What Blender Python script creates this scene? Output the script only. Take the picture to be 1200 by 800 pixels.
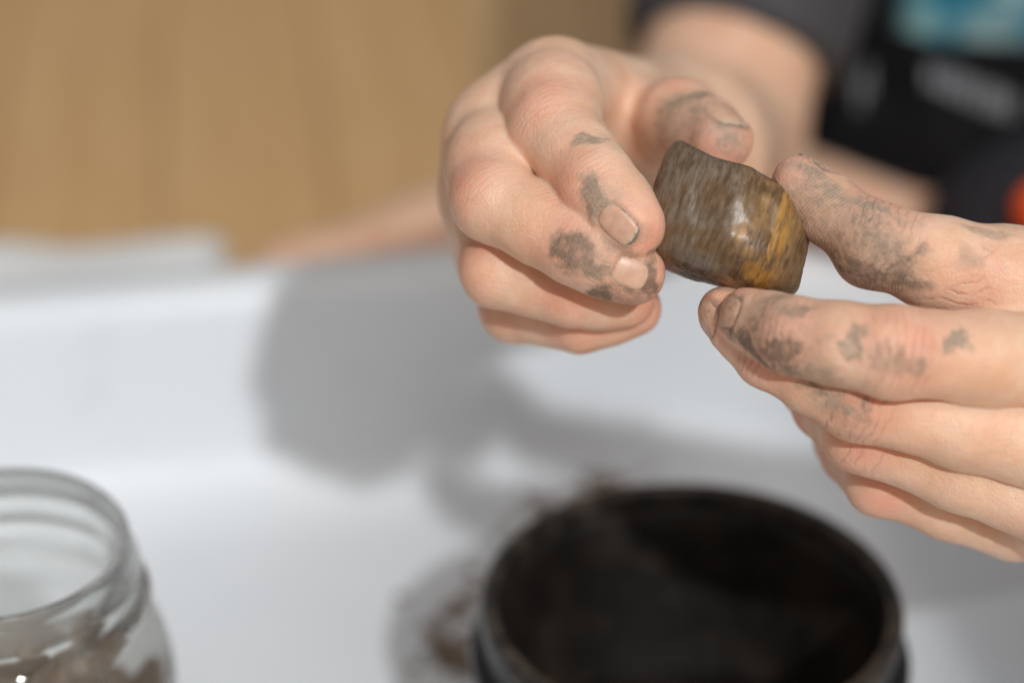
import bpy, math, random
import numpy as np
from mathutils import Vector, Matrix

# ------------------------------------------------------------------ reset
for o in list(bpy.data.objects):
    bpy.data.objects.remove(o)
scene = bpy.context.scene
COL = scene.collection
random.seed(7)

# ------------------------------------------------------------------ camera
LENS, H_CAM, PITCH, FOCUS = 85.0, 0.391, 30.0, 0.447
cam_d = bpy.data.cameras.new('camera')
cam = bpy.data.objects.new('camera', cam_d)
COL.objects.link(cam)
cam_d.lens = LENS
cam_d.sensor_width = 36.0
cam_d.clip_start = 0.01
cam_d.clip_end = 50
cam.location = (0, 0, H_CAM)
cam.rotation_euler = (math.radians(90 - PITCH), 0, 0)
cam_d.dof.use_dof = True
cam_d.dof.focus_distance = FOCUS
cam_d.dof.aperture_fstop = 5.0
cam_d.dof.aperture_blades = 9
scene.camera = cam

# ------------------------------------------------------------------ light of the room
world = bpy.data.worlds.new('World')
scene.world = world
world.use_nodes = True
bgn = world.node_tree.nodes['Background']
bgn.inputs['Color'].default_value = (1.0, 0.985, 0.965, 1)
bgn.inputs['Strength'].default_value = 0.235

key_d = bpy.data.lights.new('key_lamp', 'AREA')
key_d.shape = 'DISK'
key_d.size = 0.06
key_d.energy = 21.0
key_d.color = (0.945, 0.985, 1.0)
key = bpy.data.objects.new('key_lamp', key_d)
COL.objects.link(key)
KEY_POS = Vector((0.45, -0.93, 1.28))
key.location = KEY_POS
key.rotation_euler = (Vector((0.03, 0.45, 0.12)) - KEY_POS).to_track_quat('-Z', 'Y').to_euler()

soft_d = bpy.data.lights.new('soft_fill_lamp', 'AREA')  # added soft fill high behind the camera, not an actual window
soft_d.shape = 'RECTANGLE'
soft_d.size = 1.7
soft_d.size_y = 1.5
soft_d.energy = 24.0
soft_d.color = (1.0, 0.985, 0.955)
soft = bpy.data.objects.new('soft_fill_lamp', soft_d)
COL.objects.link(soft)
soft.location = (0.45, -1.05, 2.75)
soft.rotation_euler = (Vector((0.0, 0.5, 0.05)) - Vector(soft.location)).to_track_quat('-Z', 'Y').to_euler()

scene.view_settings.view_transform = 'Standard'
scene.view_settings.look = 'None'
scene.view_settings.exposure = 0.0
scene.view_settings.gamma = 1.0
scene.render.engine = 'CYCLES'
scene.cycles.max_bounces = 18
scene.cycles.diffuse_bounces = 3
scene.cycles.glossy_bounces = 3
scene.cycles.transmission_bounces = 18

# ------------------------------------------------------------------ pixel + distance -> place
CF = np.array([0, math.cos(math.radians(PITCH)), -math.sin(math.radians(PITCH))])
CU = np.array([0, math.sin(math.radians(PITCH)), math.cos(math.radians(PITCH))])
CR = np.array([1.0, 0, 0])
C0 = np.array([0, 0, H_CAM])
PX = 36.0 / LENS / 1200.0


def P(px, py, d):
    return C0 + d * (CF + (px - 600) * PX * CR + (400 - py) * PX * CU)


def on_z(px, py, z=0.0):
    v = CF + (px - 600) * PX * CR + (400 - py) * PX * CU
    return C0 + v * ((z - H_CAM) / v[2])


def cv(x, y, z):
    """vector given as right, up, towards the camera"""
    v = x * CR + y * CU - z * CF
    return v / np.linalg.norm(v)


def nrm(v):
    v = np.asarray(v, float)
    return v / (np.linalg.norm(v) + 1e-12)


# ------------------------------------------------------------------ numpy noise
def vnoise(p, scale, seed=0):
    q = np.asarray(p, np.float64) * scale + 1000.0 + seed * 17.31
    i = np.floor(q).astype(np.int64)
    f = q - i
    f = f * f * (3 - 2 * f)

    def hsh(a, b, c):
        n = (a * 374761393 + b * 668265263 + c * 2147483647 + seed * 1274126177) & 0x7fffffff
        n = ((n ^ (n >> 13)) * 1274126177) & 0x7fffffff
        n = (n ^ (n >> 16)) & 0xffff
        return n / 65535.0
    x, y, z = i[..., 0], i[..., 1], i[..., 2]
    fx, fy, fz = f[..., 0], f[..., 1], f[..., 2]
    r = 0
    for dx in (0, 1):
        for dy in (0, 1):
            for dz in (0, 1):
                w = (fx if dx else 1 - fx) * (fy if dy else 1 - fy) * (fz if dz else 1 - fz)
                r = r + w * hsh(x + dx, y + dy, z + dz)
    return r


def fbm(p, scale, seed=0, octaves=3):
    r, a, t = 0, 1.0, 0
    for k in range(octaves):
        r = r + a * vnoise(p, scale * 2 ** k, seed + k)
        t += a
        a *= 0.5
    return r / t


# ------------------------------------------------------------------ implicit surfaces
class Field:
    BIG = 1.0

    def __init__(s, lo, hi, h):
        s.h = h
        s.lo = np.asarray(lo, float)
        s.n = np.ceil((np.asarray(hi, float) - s.lo) / h).astype(int) + 1
        s.ax = [(s.lo[i] + np.arange(s.n[i]) * h).astype(np.float32) for i in range(3)]
        s.F = np.full(s.n, s.BIG, np.float32)

    def like(s):
        g = Field.__new__(Field)
        g.h, g.lo, g.n, g.ax = s.h, s.lo, s.n, s.ax
        g.F = np.full(s.n, s.BIG, np.float32)
        return g

    def box(s, pts, m):
        pts = np.asarray(pts)
        a = np.floor((pts.min(0) - m - s.lo) / s.h).astype(int)
        b = np.ceil((pts.max(0) + m - s.lo) / s.h).astype(int) + 1
        a = np.clip(a, 0, s.n)
        b = np.clip(b, 0, s.n)
        return tuple(slice(a[i], b[i]) for i in range(3))

    def cone(s, a, b, ra, rb, k=0.003, sq=None, op='add'):
        """tapered capsule; sq=(axis, factor) flattens it along an axis"""
        a = np.asarray(a, float)
        b = np.asarray(b, float)
        R = max(ra, rb)
        if sq is not None and sq[1] < 1.0:
            pass
        sl = s.box([a, b], R * (max(1.0, 1.0 / sq[1]) if sq and sq[1] > 1 else 1.0) + k + 4 * s.h)
        x = s.ax[0][sl[0]][:, None, None] - np.float32(a[0])
        y = s.ax[1][sl[1]][None, :, None] - np.float32(a[1])
        z = s.ax[2][sl[2]][None, None, :] - np.float32(a[2])
        ba = (b - a).astype(np.float32)
        if sq is not None:
            n = nrm(sq[0]).astype(np.float32)
            g = np.float32(1.0 / sq[1] - 1.0)
            t0 = np.clip((x * ba[0] + y * ba[1] + z * ba[2]) / (np.dot(ba, ba) + 1e-12), 0, 1)
            px, py, pz = x - t0 * ba[0], y - t0 * ba[1], z - t0 * ba[2]
            dn = (px * n[0] + py * n[1] + pz * n[2]) * g
            px, py, pz = px + dn * n[0], py + dn * n[1], pz + dn * n[2]
            d = np.sqrt(px * px + py * py + pz * pz) - (ra + (rb - ra) * t0)
            d = d * np.float32(min(1.0, sq[1]))
        else:
            t0 = np.clip((x * ba[0] + y * ba[1] + z * ba[2]) / (np.dot(ba, ba) + 1e-12), 0, 1)
            px, py, pz = x - t0 * ba[0], y - t0 * ba[1], z - t0 * ba[2]
            d = np.sqrt(px * px + py * py + pz * pz) - (ra + (rb - ra) * t0)
        d = d.astype(np.float32)
        f = s.F[sl]
        if op == 'add':
            hh = np.maximum(k - np.abs(f - d), 0) / k
            s.F[sl] = np.minimum(f, d) - hh * hh * (k / 4)
        else:
            d = -d
            hh = np.maximum(k - np.abs(f - d), 0) / k
            s.F[sl] = np.maximum(f, d) + hh * hh * (k / 4)

    def merge(s, g, k):
        hh = np.maximum(k - np.abs(s.F - g.F), 0) / k
        s.F = np.minimum(s.F, g.F) - hh * hh * np.float32(k / 4)

    def sample(s, p):
        q = (np.asarray(p) - s.lo) / s.h
        q = np.clip(q, 0, s.n - 1.001)
        i = q.astype(int)
        f = q - i
        r = 0
        for dx in (0, 1):
            for dy in (0, 1):
                for dz in (0, 1):
                    w = (f[:, 0] if dx else 1 - f[:, 0]) * (f[:, 1] if dy else 1 - f[:, 1]) * (f[:, 2] if dz else 1 - f[:, 2])
                    r = r + w * s.F[i[:, 0] + dx, i[:, 1] + dy, i[:, 2] + dz]
        return r

    def grad(s, p):
        e = s.h * 0.9
        g = np.stack([s.sample(p + np.eye(3)[i] * e) - s.sample(p - np.eye(3)[i] * e) for i in range(3)], 1)
        return g / (2 * e)

    def mesh(s):
        F = s.F
        S = F < 0
        c = np.zeros(np.array(F.shape) - 1, np.uint8)
        for dx in (0, 1):
            for dy in (0, 1):
                for dz in (0, 1):
                    c += S[dx:F.shape[0] - 1 + dx, dy:F.shape[1] - 1 + dy, dz:F.shape[2] - 1 + dz]
        act = np.argwhere((c > 0) & (c < 8))
        idx = np.full(c.shape, -1, np.int32)
        idx[act[:, 0], act[:, 1], act[:, 2]] = np.arange(len(act))
        acc = np.zeros((len(act), 3))
        cnt = np.zeros(len(act))
        cor = [(0, 0, 0), (1, 0, 0), (0, 1, 0), (1, 1, 0), (0, 0, 1), (1, 0, 1), (0, 1, 1), (1, 1, 1)]
        val = [F[act[:, 0] + q[0], act[:, 1] + q[1], act[:, 2] + q[2]] for q in cor]
        for i in range(8):
            for j in range(i + 1, 8):
                dq = np.abs(np.array(cor[i]) - np.array(cor[j]))
                if dq.sum() != 1:
                    continue
                a, b = val[i], val[j]
                m = (a < 0) != (b < 0)
                t = np.where(m, a / np.where(m, a - b, 1), 0)
                pos = np.array(cor[i]) + t[:, None] * (np.array(cor[j]) - np.array(cor[i]))
                acc += pos * m[:, None]
                cnt += m
        V = s.lo + (act + acc / cnt[:, None]) * s.h
        quads = []
        for ax in range(3):
            u, v = (ax + 1) % 3, (ax + 2) % 3
            sa = [slice(None)] * 3
            sb = [slice(None)] * 3
            sa[ax] = slice(0, -1)
            sb[ax] = slice(1, None)
            A, B = S[tuple(sa)], S[tuple(sb)]
            e = np.argwhere(A != B)
            e = e[(e[:, u] > 0) & (e[:, v] > 0) & (e[:, u] < F.shape[u] - 1) & (e[:, v] < F.shape[v] - 1)]
            ins = A[e[:, 0], e[:, 1], e[:, 2]]
            o = [e.copy() for _ in range(4)]
            o[0][:, u] -= 1
            o[0][:, v] -= 1
            o[1][:, v] -= 1
            o[3][:, u] -= 1
            q = np.stack([idx[k[:, 0], k[:, 1], k[:, 2]] for k in o], 1)
            q[~ins] = q[~ins][:, ::-1]
            quads.append(q)
        Q = np.concatenate(quads)
        Q = Q[(Q >= 0).all(1)]
        for _ in range(3):
            f = s.sample(V)
            g = s.grad(V)
            g2 = (g * g).sum(1) + 1e-6
            st = np.clip(f / g2, -0.02, 0.02)
            mv = g * st[:, None]
            L = np.linalg.norm(mv, axis=1)
            mv *= np.minimum(1, 0.5 * s.h / (L + 1e-12))[:, None]
            V = V - mv
        N = s.grad(V)
        N /= np.linalg.norm(N, axis=1)[:, None] + 1e-9
        return V, Q, N


def mesh_obj(name, V, Q, mat, parent=None, attrs=None, smooth=True):
    V = np.asarray(V, np.float32)
    me = bpy.data.meshes.new(name)
    if isinstance(Q, np.ndarray):
        k = Q.shape[1]
        me.vertices.add(len(V))
        me.vertices.foreach_set('co', V.ravel())
        me.loops.add(Q.size)
        me.loops.foreach_set('vertex_index', Q.astype(np.int32).ravel())
        me.polygons.add(len(Q))
        me.polygons.foreach_set('loop_start', np.arange(0, Q.size, k, dtype=np.int32))
        me.polygons.foreach_set('loop_total', np.full(len(Q), k, np.int32))
        me.update(calc_edges=True)
        me.validate()
    else:
        me.from_pydata([tuple(map(float, v)) for v in V], [], [tuple(map(int, q)) for q in Q])
        me.update()
    if smooth:
        me.polygons.foreach_set('use_smooth', [True] * len(me.polygons))
    for an, av in (attrs or {}).items():
        at = me.attributes.new(an, 'FLOAT', 'POINT')
        at.data.foreach_set('value', np.asarray(av, np.float32))
    if mat:
        me.materials.append(mat)
    o = bpy.data.objects.new(name, me)
    COL.objects.link(o)
    if parent:
        o.parent = parent
        o.matrix_parent_inverse = parent.matrix_world.inverted()
    return o


def tag(o, label=None, cat=None, group=None, kind=None):
    if label:
        o['label'] = label
    if cat:
        o['category'] = cat
    if group:
        o['group'] = group
    if kind:
        o['kind'] = kind
    return o


def empty(name, loc):
    o = bpy.data.objects.new(name, None)
    o.empty_display_size = 0.02
    COL.objects.link(o)
    o.location = loc
    bpy.context.view_layer.update()
    return o


def lathe(prof, seg=96, wob=None):
    V, Q = [], []
    n = len(prof)
    for i in range(seg):
        a = 2 * math.pi * i / seg
        for j, (r, z) in enumerate(prof):
            dr, dz = (0, 0) if wob is None else wob(a, j)
            V.append(((r + dr) * math.cos(a), (r + dr) * math.sin(a), z + dz))
    for i in range(seg):
        k = (i + 1) % seg
        for j in range(n - 1):
            Q.append((i * n + j, k * n + j, k * n + j + 1, i * n + j + 1))
    return np.array(V), np.array(Q)


# ------------------------------------------------------------------ material helpers
class NT:
    def __init__(s, name):
        s.m = bpy.data.materials.new(name)
        s.m.use_nodes = True
        s.t = s.m.node_tree
        s.b = s.t.nodes['Principled BSDF']
        s.out = s.t.nodes['Material Output']

    def n(s, typ, **kw):
        nd = s.t.nodes.new(typ)
        for k, v in kw.items():
            setattr(nd, k, v)
        return nd

    def l(s, a, b):
        s.t.links.new(a, b)

    def put(s, sock, v):
        if hasattr(v, 'is_output'):
            s.l(v, sock)
        elif isinstance(v, (tuple, list)) and len(v) == 3 and sock.type == 'RGBA':
            sock.default_value = (*v, 1)
        else:
            sock.default_value = v

    def coord(s):
        return s.n('ShaderNodeTexCoord').outputs['Object']

    def noise(s, scale, detail=4, rough=0.55, vec=None, dist=0.0):
        nd = s.n('ShaderNodeTexNoise')
        nd.inputs['Scale'].default_value = scale
        nd.inputs['Detail'].default_value = detail
        nd.inputs['Roughness'].default_value = rough
        nd.inputs['Distortion'].default_value = dist
        s.l(vec if vec is not None else s.coord(), nd.inputs['Vector'])
        return nd.outputs['Fac']

    def voro(s, scale, feature='DISTANCE_TO_EDGE', vec=None):
        nd = s.n('ShaderNodeTexVoronoi', feature=feature)
        nd.inputs['Scale'].default_value = scale
        s.l(vec if vec is not None else s.coord(), nd.inputs['Vector'])
        return nd.outputs['Distance']

    def mapv(s, scale=(1, 1, 1), rot=(0, 0, 0), loc=(0, 0, 0)):
        nd = s.n('ShaderNodeMapping')
        nd.inputs['Scale'].default_value = scale
        nd.inputs['Rotation'].default_value = rot
        nd.inputs['Location'].default_value = loc
        s.l(s.coord(), nd.inputs['Vector'])
        return nd.outputs['Vector']

    def math(s, op, a, b=0.0, clamp=False):
        nd = s.n('ShaderNodeMath', operation=op)
        nd.use_clamp = clamp
        s.put(nd.inputs[0], a)
        s.put(nd.inputs[1], b)
        return nd.outputs[0]

    def mix(s, f, a, b, blend='MIX'):
        nd = s.n('ShaderNodeMix', data_type='RGBA', blend_type=blend)
        s.put(nd.inputs[0], f)
        s.put(nd.inputs[6], a)
        s.put(nd.inputs[7], b)
        return nd.outputs[2]

    def ramp(s, f, lo, hi, a=0.0, b=1.0, smooth=True):
        nd = s.n('ShaderNodeMapRange')
        nd.interpolation_type = 'SMOOTHSTEP' if smooth else 'LINEAR'
        s.put(nd.inputs[0], f)
        nd.inputs[1].default_value = lo
        nd.inputs[2].default_value = hi
        nd.inputs[3].default_value = a
        nd.inputs[4].default_value = b
        return nd.outputs[0]

    def attr(s, name):
        nd = s.n('ShaderNodeAttribute')
        nd.attribute_name = name
        return nd.outputs['Fac']

    def bump(s, h, strength=0.3, dist=0.001, normal=None):
        nd = s.n('ShaderNodeBump')
        nd.inputs['Strength'].default_value = strength
        nd.inputs['Distance'].default_value = dist
        s.l(h, nd.inputs['Height'])
        if normal is not None:
            s.l(normal, nd.inputs['Normal'])
        return nd.outputs['Normal']

    def set(s, **kw):
        for k, v in kw.items():
            s.put(s.b.inputs[k.replace('_', ' ')], v)
        return s.m


def simple(name, col, rough=0.5, var=0.15, scale=60, bump=0.1, bscale=400, spec=0.5):
    t = NT(name)
    f = t.noise(scale, 5)
    c = t.mix(t.ramp(f, 0.3, 0.7), tuple(x * (1 - var) for x in col), tuple(min(1, x * (1 + var)) for x in col))
    t.set(Base_Color=c, Roughness=t.ramp(t.noise(scale * 2.3, 3), 0.3, 0.7, rough * 0.85, min(1, rough * 1.15)), Normal=t.bump(t.noise(bscale, 4), bump, 0.0008))
    t.b.inputs['Specular IOR Level'].default_value = spec
    return t.m


# ---- skin
def make_skin():
    t = NT('skin')
    red = t.attr('red')
    mud = t.attr('mud')
    dark = t.attr('dark')
    n1 = t.noise(90, 4)
    n2 = t.noise(420, 4)
    base = t.mix(t.ramp(n1, 0.3, 0.72), (0.79, 0.480, 0.315), (0.87, 0.605, 0.44))
    base = t.mix(t.math('MULTIPLY', t.ramp(n2, 0.40, 0.75), 0.30), base, (0.76, 0.42, 0.29))
    rf = t.math('MULTIPLY', red, t.ramp(t.noise(160, 3), 0.2, 0.75, 0.45, 1.0))
    base = t.mix(t.math('MINIMUM', rf, 0.9), base, (0.79, 0.33, 0.235))
    # mud film and caked mud
    nz = t.noise(650, 6, 0.65)
    nz2 = t.noise(1900, 5, 0.7)
    nn = t.math('ADD', t.math('MULTIPLY', nz, 0.8), t.math('MULTIPLY', nz2, 0.2))
    mm = t.math('ADD', mud, t.math('MULTIPLY', t.math('SUBTRACT', nn, 0.5), 1.25))
    mask = t.math('MULTIPLY', t.ramp(mm, 0.21, 0.70), 0.94)
    mask = t.math('MULTIPLY', mask, t.ramp(t.noise(480, 4, 0.6), 0.30, 0.58, 0.68, 1.0))
    film = t.math('MULTIPLY', t.ramp(mud, 0.03, 0.5), t.ramp(nn, 0.30, 0.65, 0.30, 0.72))
    mask = t.math('MAXIMUM', mask, film)
    # grime sits in the fine creases
    cell = t.voro(1050, vec=None)
    grime = t.math('MULTIPLY', t.ramp(cell, 0.0, 0.10, 1.0, 0.0), t.math('ADD', t.math('MULTIPLY', mud, 0.8), 0.06))
    mask = t.math('MAXIMUM', mask, t.math('MULTIPLY', grime, t.ramp(n2, 0.3, 0.6)), clamp=True)
    crease = t.attr('crease')
    cx = t.math('ADD', t.attr('cu'), t.math('MULTIPLY', t.noise(170, 3, 0.55), 2.6))
    fr = t.math('ABSOLUTE', t.math('SUBTRACT', t.math('FRACT', cx), 0.5))
    brk = t.ramp(t.noise(240, 2), 0.30, 0.62)
    line = t.math('MULTIPLY', t.math('MULTIPLY', t.ramp(fr, 0.0, 0.24, 1.0, 0.0), t.attr('cm')), brk)
    crease = t.math('MAXIMUM', crease, t.math('MULTIPLY', line, 0.36))
    mudc = t.mix(t.ramp(nz2, 0.3, 0.7), (0.255, 0.185, 0.133), (0.42, 0.33, 0.25))
    mudd = t.mix(t.ramp(nz2, 0.3, 0.7), (0.062, 0.038, 0.025), (0.125, 0.083, 0.055))
    mudc = t.mix(t.math('MULTIPLY', dark, 0.93), mudc, mudd)
    col = t.mix(t.math('MULTIPLY', mask, 0.90), base, mudc)
    col = t.mix(t.math('MULTIPLY', crease, 0.62), col, (0.19, 0.085, 0.05))
    rid = t.attr('ridge')
    pad = t.attr('pad')
    wav = t.math('SINE', t.math('ADD', t.math('MULTIPLY', rid, 2 * math.pi / 0.00062), t.math('MULTIPLY', t.noise(220, 2), 9.0)))
    col = t.mix(t.math('MULTIPLY', t.math('MULTIPLY', t.ramp(wav, -0.2, 0.9), pad), 0.22), col, (0.27, 0.17, 0.125))
    t.set(Base_Color=col)
    t.set(Roughness=t.math('ADD', t.ramp(t.noise(500, 3), 0.3, 0.7, 0.40, 0.54), t.math('MULTIPLY', mask, 0.22)))
    t.b.inputs['Specular IOR Level'].default_value = 0.45
    t.b.subsurface_method = 'RANDOM_WALK'
    t.l(t.math('SUBTRACT', 0.85, t.math('MULTIPLY', mask, 0.80), clamp=True), t.b.inputs['Subsurface Weight'])
    t.b.inputs['Subsurface Radius'].default_value = (1.0, 0.34, 0.18)
    t.b.inputs['Subsurface Scale'].default_value = 0.0021
    fine = t.ramp(t.voro(1250), 0.0, 0.22)
    fine2 = t.ramp(t.voro(520), 0.0, 0.16)
    hgt = t.math('ADD', t.math('MULTIPLY', fine, 0.35), t.math('MULTIPLY', fine2, 0.35))
    hgt = t.math('ADD', hgt, t.math('MULTIPLY', t.noise(2600, 3), 0.35))
    hgt = t.math('ADD', hgt, t.math('MULTIPLY', t.math('MULTIPLY', wav, pad), 0.55))
    hgt = t.math('SUBTRACT', hgt, t.math('MULTIPLY', line, 1.8))
    hgt = t.math('ADD', hgt, t.math('MULTIPLY', mask, t.math('ADD', 0.5, t.math('MULTIPLY', nz2, 1.6))))
    t.set(Normal=t.bump(hgt, 0.42, 0.00028))
    return t.m


SKIN = make_skin()


def make_nail():
    t = NT('nail')
    m = t.attr('mud')
    base = t.mix(t.ramp(t.noise(500, 3), 0.3, 0.7), (0.64, 0.37, 0.255), (0.73, 0.45, 0.325))
    base = t.mix(t.attr('tipw'), base, (0.66, 0.50, 0.36))
    nz = t.noise(1300, 5, 0.7)
    mk = t.ramp(t.math('ADD', m, t.math('MULTIPLY', t.math('SUBTRACT', nz, 0.5), 1.2)), 0.40, 0.75)
    col = t.mix(mk, base, (0.20, 0.15, 0.115))
    t.set(Base_Color=col, Roughness=t.math('ADD', 0.36, t.math('MULTIPLY', mk, 0.35)))
    t.b.inputs['Subsurface Weight'].default_value = 0.5
    t.b.inputs['Subsurface Radius'].default_value = (1.0, 0.4, 0.25)
    t.b.inputs['Subsurface Scale'].default_value = 0.0015
    t.set(Normal=t.bump(t.noise(1800, 3), 0.15, 0.0002))
    return t.m


NAIL = make_nail()


def make_stone_mat():
    t = NT('stone')
    # x runs along the stone, towards its amber end
    A, AY = STONE_AXES
    co = t.coord()
    def dotv(v):
        nd = t.n('ShaderNodeVectorMath', operation='DOT_PRODUCT')
        t.l(co, nd.inputs[0])
        nd.inputs[1].default_value = tuple(v)
        return nd.outputs['Value']
    ax = dotv(A)
    ay = dotv(AY)
    cmb = t.n('ShaderNodeCombineXYZ')
    t.l(t.math('MULTIPLY', ax, 420), cmb.inputs[0])
    t.l(t.math('MULTIPLY', ay, 95), cmb.inputs[1])
    t.l(t.math('MULTIPLY', dotv(np.cross(A, AY)), 95), cmb.inputs[2])
    band = t.noise(1.0, 6, 0.65, vec=cmb.outputs[0], dist=0.6)
    cmb2 = t.n('ShaderNodeCombineXYZ')
    t.l(t.math('MULTIPLY', ax, 1350), cmb2.inputs[0])
    t.l(t.math('MULTIPLY', ay, 240), cmb2.inputs[1])
    t.l(t.math('MULTIPLY', dotv(np.cross(A, AY)), 330), cmb2.inputs[2])
    scr = t.noise(1.0, 6, 0.62, vec=cmb2.outputs[0], dist=0.35)
    blot = t.noise(150, 5, 0.6, dist=0.5)
    amber = t.mix(t.ramp(band, 0.35, 0.65), (0.21, 0.095, 0.024), (0.44, 0.225, 0.050))
    brown = t.mix(t.ramp(scr, 0.3, 0.7), (0.098, 0.055, 0.026), (0.165, 0.096, 0.046))
    film = t.mix(t.ramp(scr, 0.35, 0.7), (0.140, 0.100, 0.068), (0.195, 0.148, 0.106))
    # amber shows as a broken ring near the far end and in worn patches
    ring = t.math('MULTIPLY', t.ramp(ax, 0.0062, 0.0082), t.ramp(ax, 0.0118, 0.0100))
    ring = t.math('MULTIPLY', ring, t.ramp(t.math('ADD', scr, t.math('MULTIPLY', band, 0.6)), 0.66, 0.86))
    wide = t.math('MULTIPLY', t.ramp(ax, -0.003, 0.0045), t.ramp(ax, 0.0170, 0.012))
    wide = t.math('MULTIPLY', wide, t.ramp(t.math('ADD', blot, t.math('MULTIPLY', scr, 0.35)), 0.56, 0.76))
    spots = t.attr('amber')
    spots = t.ramp(t.math('ADD', spots, t.math('MULTIPLY', t.math('SUBTRACT', scr, 0.5), 1.5)), 0.42, 0.75)
    am = t.math('MAXIMUM', t.math('MAXIMUM', ring, t.math('MULTIPLY', wide, 0.52)), t.math('MULTIPLY', spots, 0.8))
    c = t.mix(t.ramp(t.math('ADD', t.math('MULTIPLY', blot, 0.78), t.math('MULTIPLY', scr, 0.30)), 0.44, 0.66), brown, film)
    c = t.mix(am, c, amber)
    c = t.mix(t.math('MULTIPLY', t.ramp(t.noise(1000, 4, 0.7), 0.64, 0.72), 0.5), c, (0.03, 0.021, 0.015))
    t.set(Base_Color=c, Roughness=t.ramp(scr, 0.3, 0.7, 0.22, 0.40))
    t.b.inputs['Specular IOR Level'].default_value = 0.5
    hgt = t.math('ADD', t.math('MULTIPLY', scr, 0.8), t.math('MULTIPLY', blot, 0.8))
    t.set(Normal=t.bump(hgt, 0.24, 0.0006))
    return t.m


# ================================================================== SETTING
def make_wood():
    t = NT('floor_wood')
    oi = t.n('ShaderNodeObjectInfo')
    rnd = oi.outputs['Random']
    v = t.mapv(scale=(30, 2.2, 30))
    g = t.noise(2.4, 7, 0.66, vec=v, dist=1.4)
    g2 = t.noise(5.0, 5, 0.6, vec=v)
    c = t.mix(t.ramp(g, 0.3, 0.7), (0.66, 0.385, 0.162), (0.76, 0.475, 0.222))
    c = t.mix(t.math('MULTIPLY', t.ramp(g2, 0.55, 0.75), 0.3), c, (0.49, 0.28, 0.11))
    c = t.mix(t.ramp(rnd, 0, 1, 0.0, 0.18, False), c, (0.58, 0.335, 0.13))
    t.set(Base_Color=c, Roughness=0.42, Normal=t.bump(g2, 0.1, 0.001))
    return t.m


WOOD = make_wood()
GAP = simple('floor_gap', (0.42, 0.24, 0.10), 0.8)
fl = mesh_obj('floor', [(-1.6, -0.6, -0.012), (1.9, -0.6, -0.012), (1.9, 2.9, -0.012), (-1.6, 2.9, -0.012)], [(0, 1, 2, 3)], GAP)
tag(fl, 'warm honey brown wooden floor behind the white tray', 'floor', kind='structure')


def plank_mesh(w, L, h, b=0.0005):
    V, Q = [], []
    xs = [-w / 2, -w / 2 + b, w / 2 - b, w / 2]
    zs = [-b, 0, 0, -b]
    for y in (0, L):
        for x, z in zip(xs, zs):
            V.append((x, y, z))
        V.append((w / 2, y, -h))
        V.append((-w / 2, y, -h))
    for i in range(6):
        j = (i + 1) % 6
        Q.append((i, j, 6 + j, 6 + i))
    Q.append((5, 4, 3, 2, 1, 0))
    Q.append((6, 7, 8, 9, 10, 11))
    return V, Q


pm = None
PW = 0.062
rz = math.radians(7)
for i in range(-17, 21):
    off = random.uniform(0, 0.9)
    for sgm in range(3):
        if pm is None:
            V, Q = plank_mesh(PW - 0.0007, 1.198, 0.008)
            pm = mesh_obj('plank', V, Q, WOOD, fl, smooth=False)
            o = pm
        else:
            o = pm.copy()
            COL.objects.link(o)
        y0 = -0.85 - off + sgm * 1.2
        x0 = i * PW
        o.location = (x0 * math.cos(rz) - y0 * math.sin(rz), x0 * math.sin(rz) + y0 * math.cos(rz), -0.004)
        o.rotation_euler = (0, 0, rz)

# ---- white tray
def make_white():
    t = NT('white_plastic')
    c = t.mix(t.ramp(t.noise(7, 4), 0.3, 0.7), (0.765, 0.79, 0.825), (0.80, 0.815, 0.835))
    dirt = t.math('MULTIPLY', t.ramp(t.noise(38, 6, 0.65), 0.58, 0.78), 0.22)
    c = t.mix(dirt, c, (0.52, 0.47, 0.42))
    t.set(Base_Color=c, Roughness=t.ramp(t.noise(25, 4), 0.3, 0.7, 0.34, 0.46), Normal=t.bump(t.noise(160, 4), 0.06, 0.001))
    t.b.inputs['Specular IOR Level'].default_value = 0.35
    return t.m


WHITE = make_white()


def rr_loop(hx, hy, r, z, n=10):
    pts = []
    for k, (sx, sy) in enumerate(((1, 1), (-1, 1), (-1, -1), (1, -1))):
        for i in range(n + 1):
            a = math.pi / 2 * (k + i / n)
            pts.append((sx * (hx - r) + r * math.cos(a), sy * (hy - r) + r * math.sin(a), z))
    return pts


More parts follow.
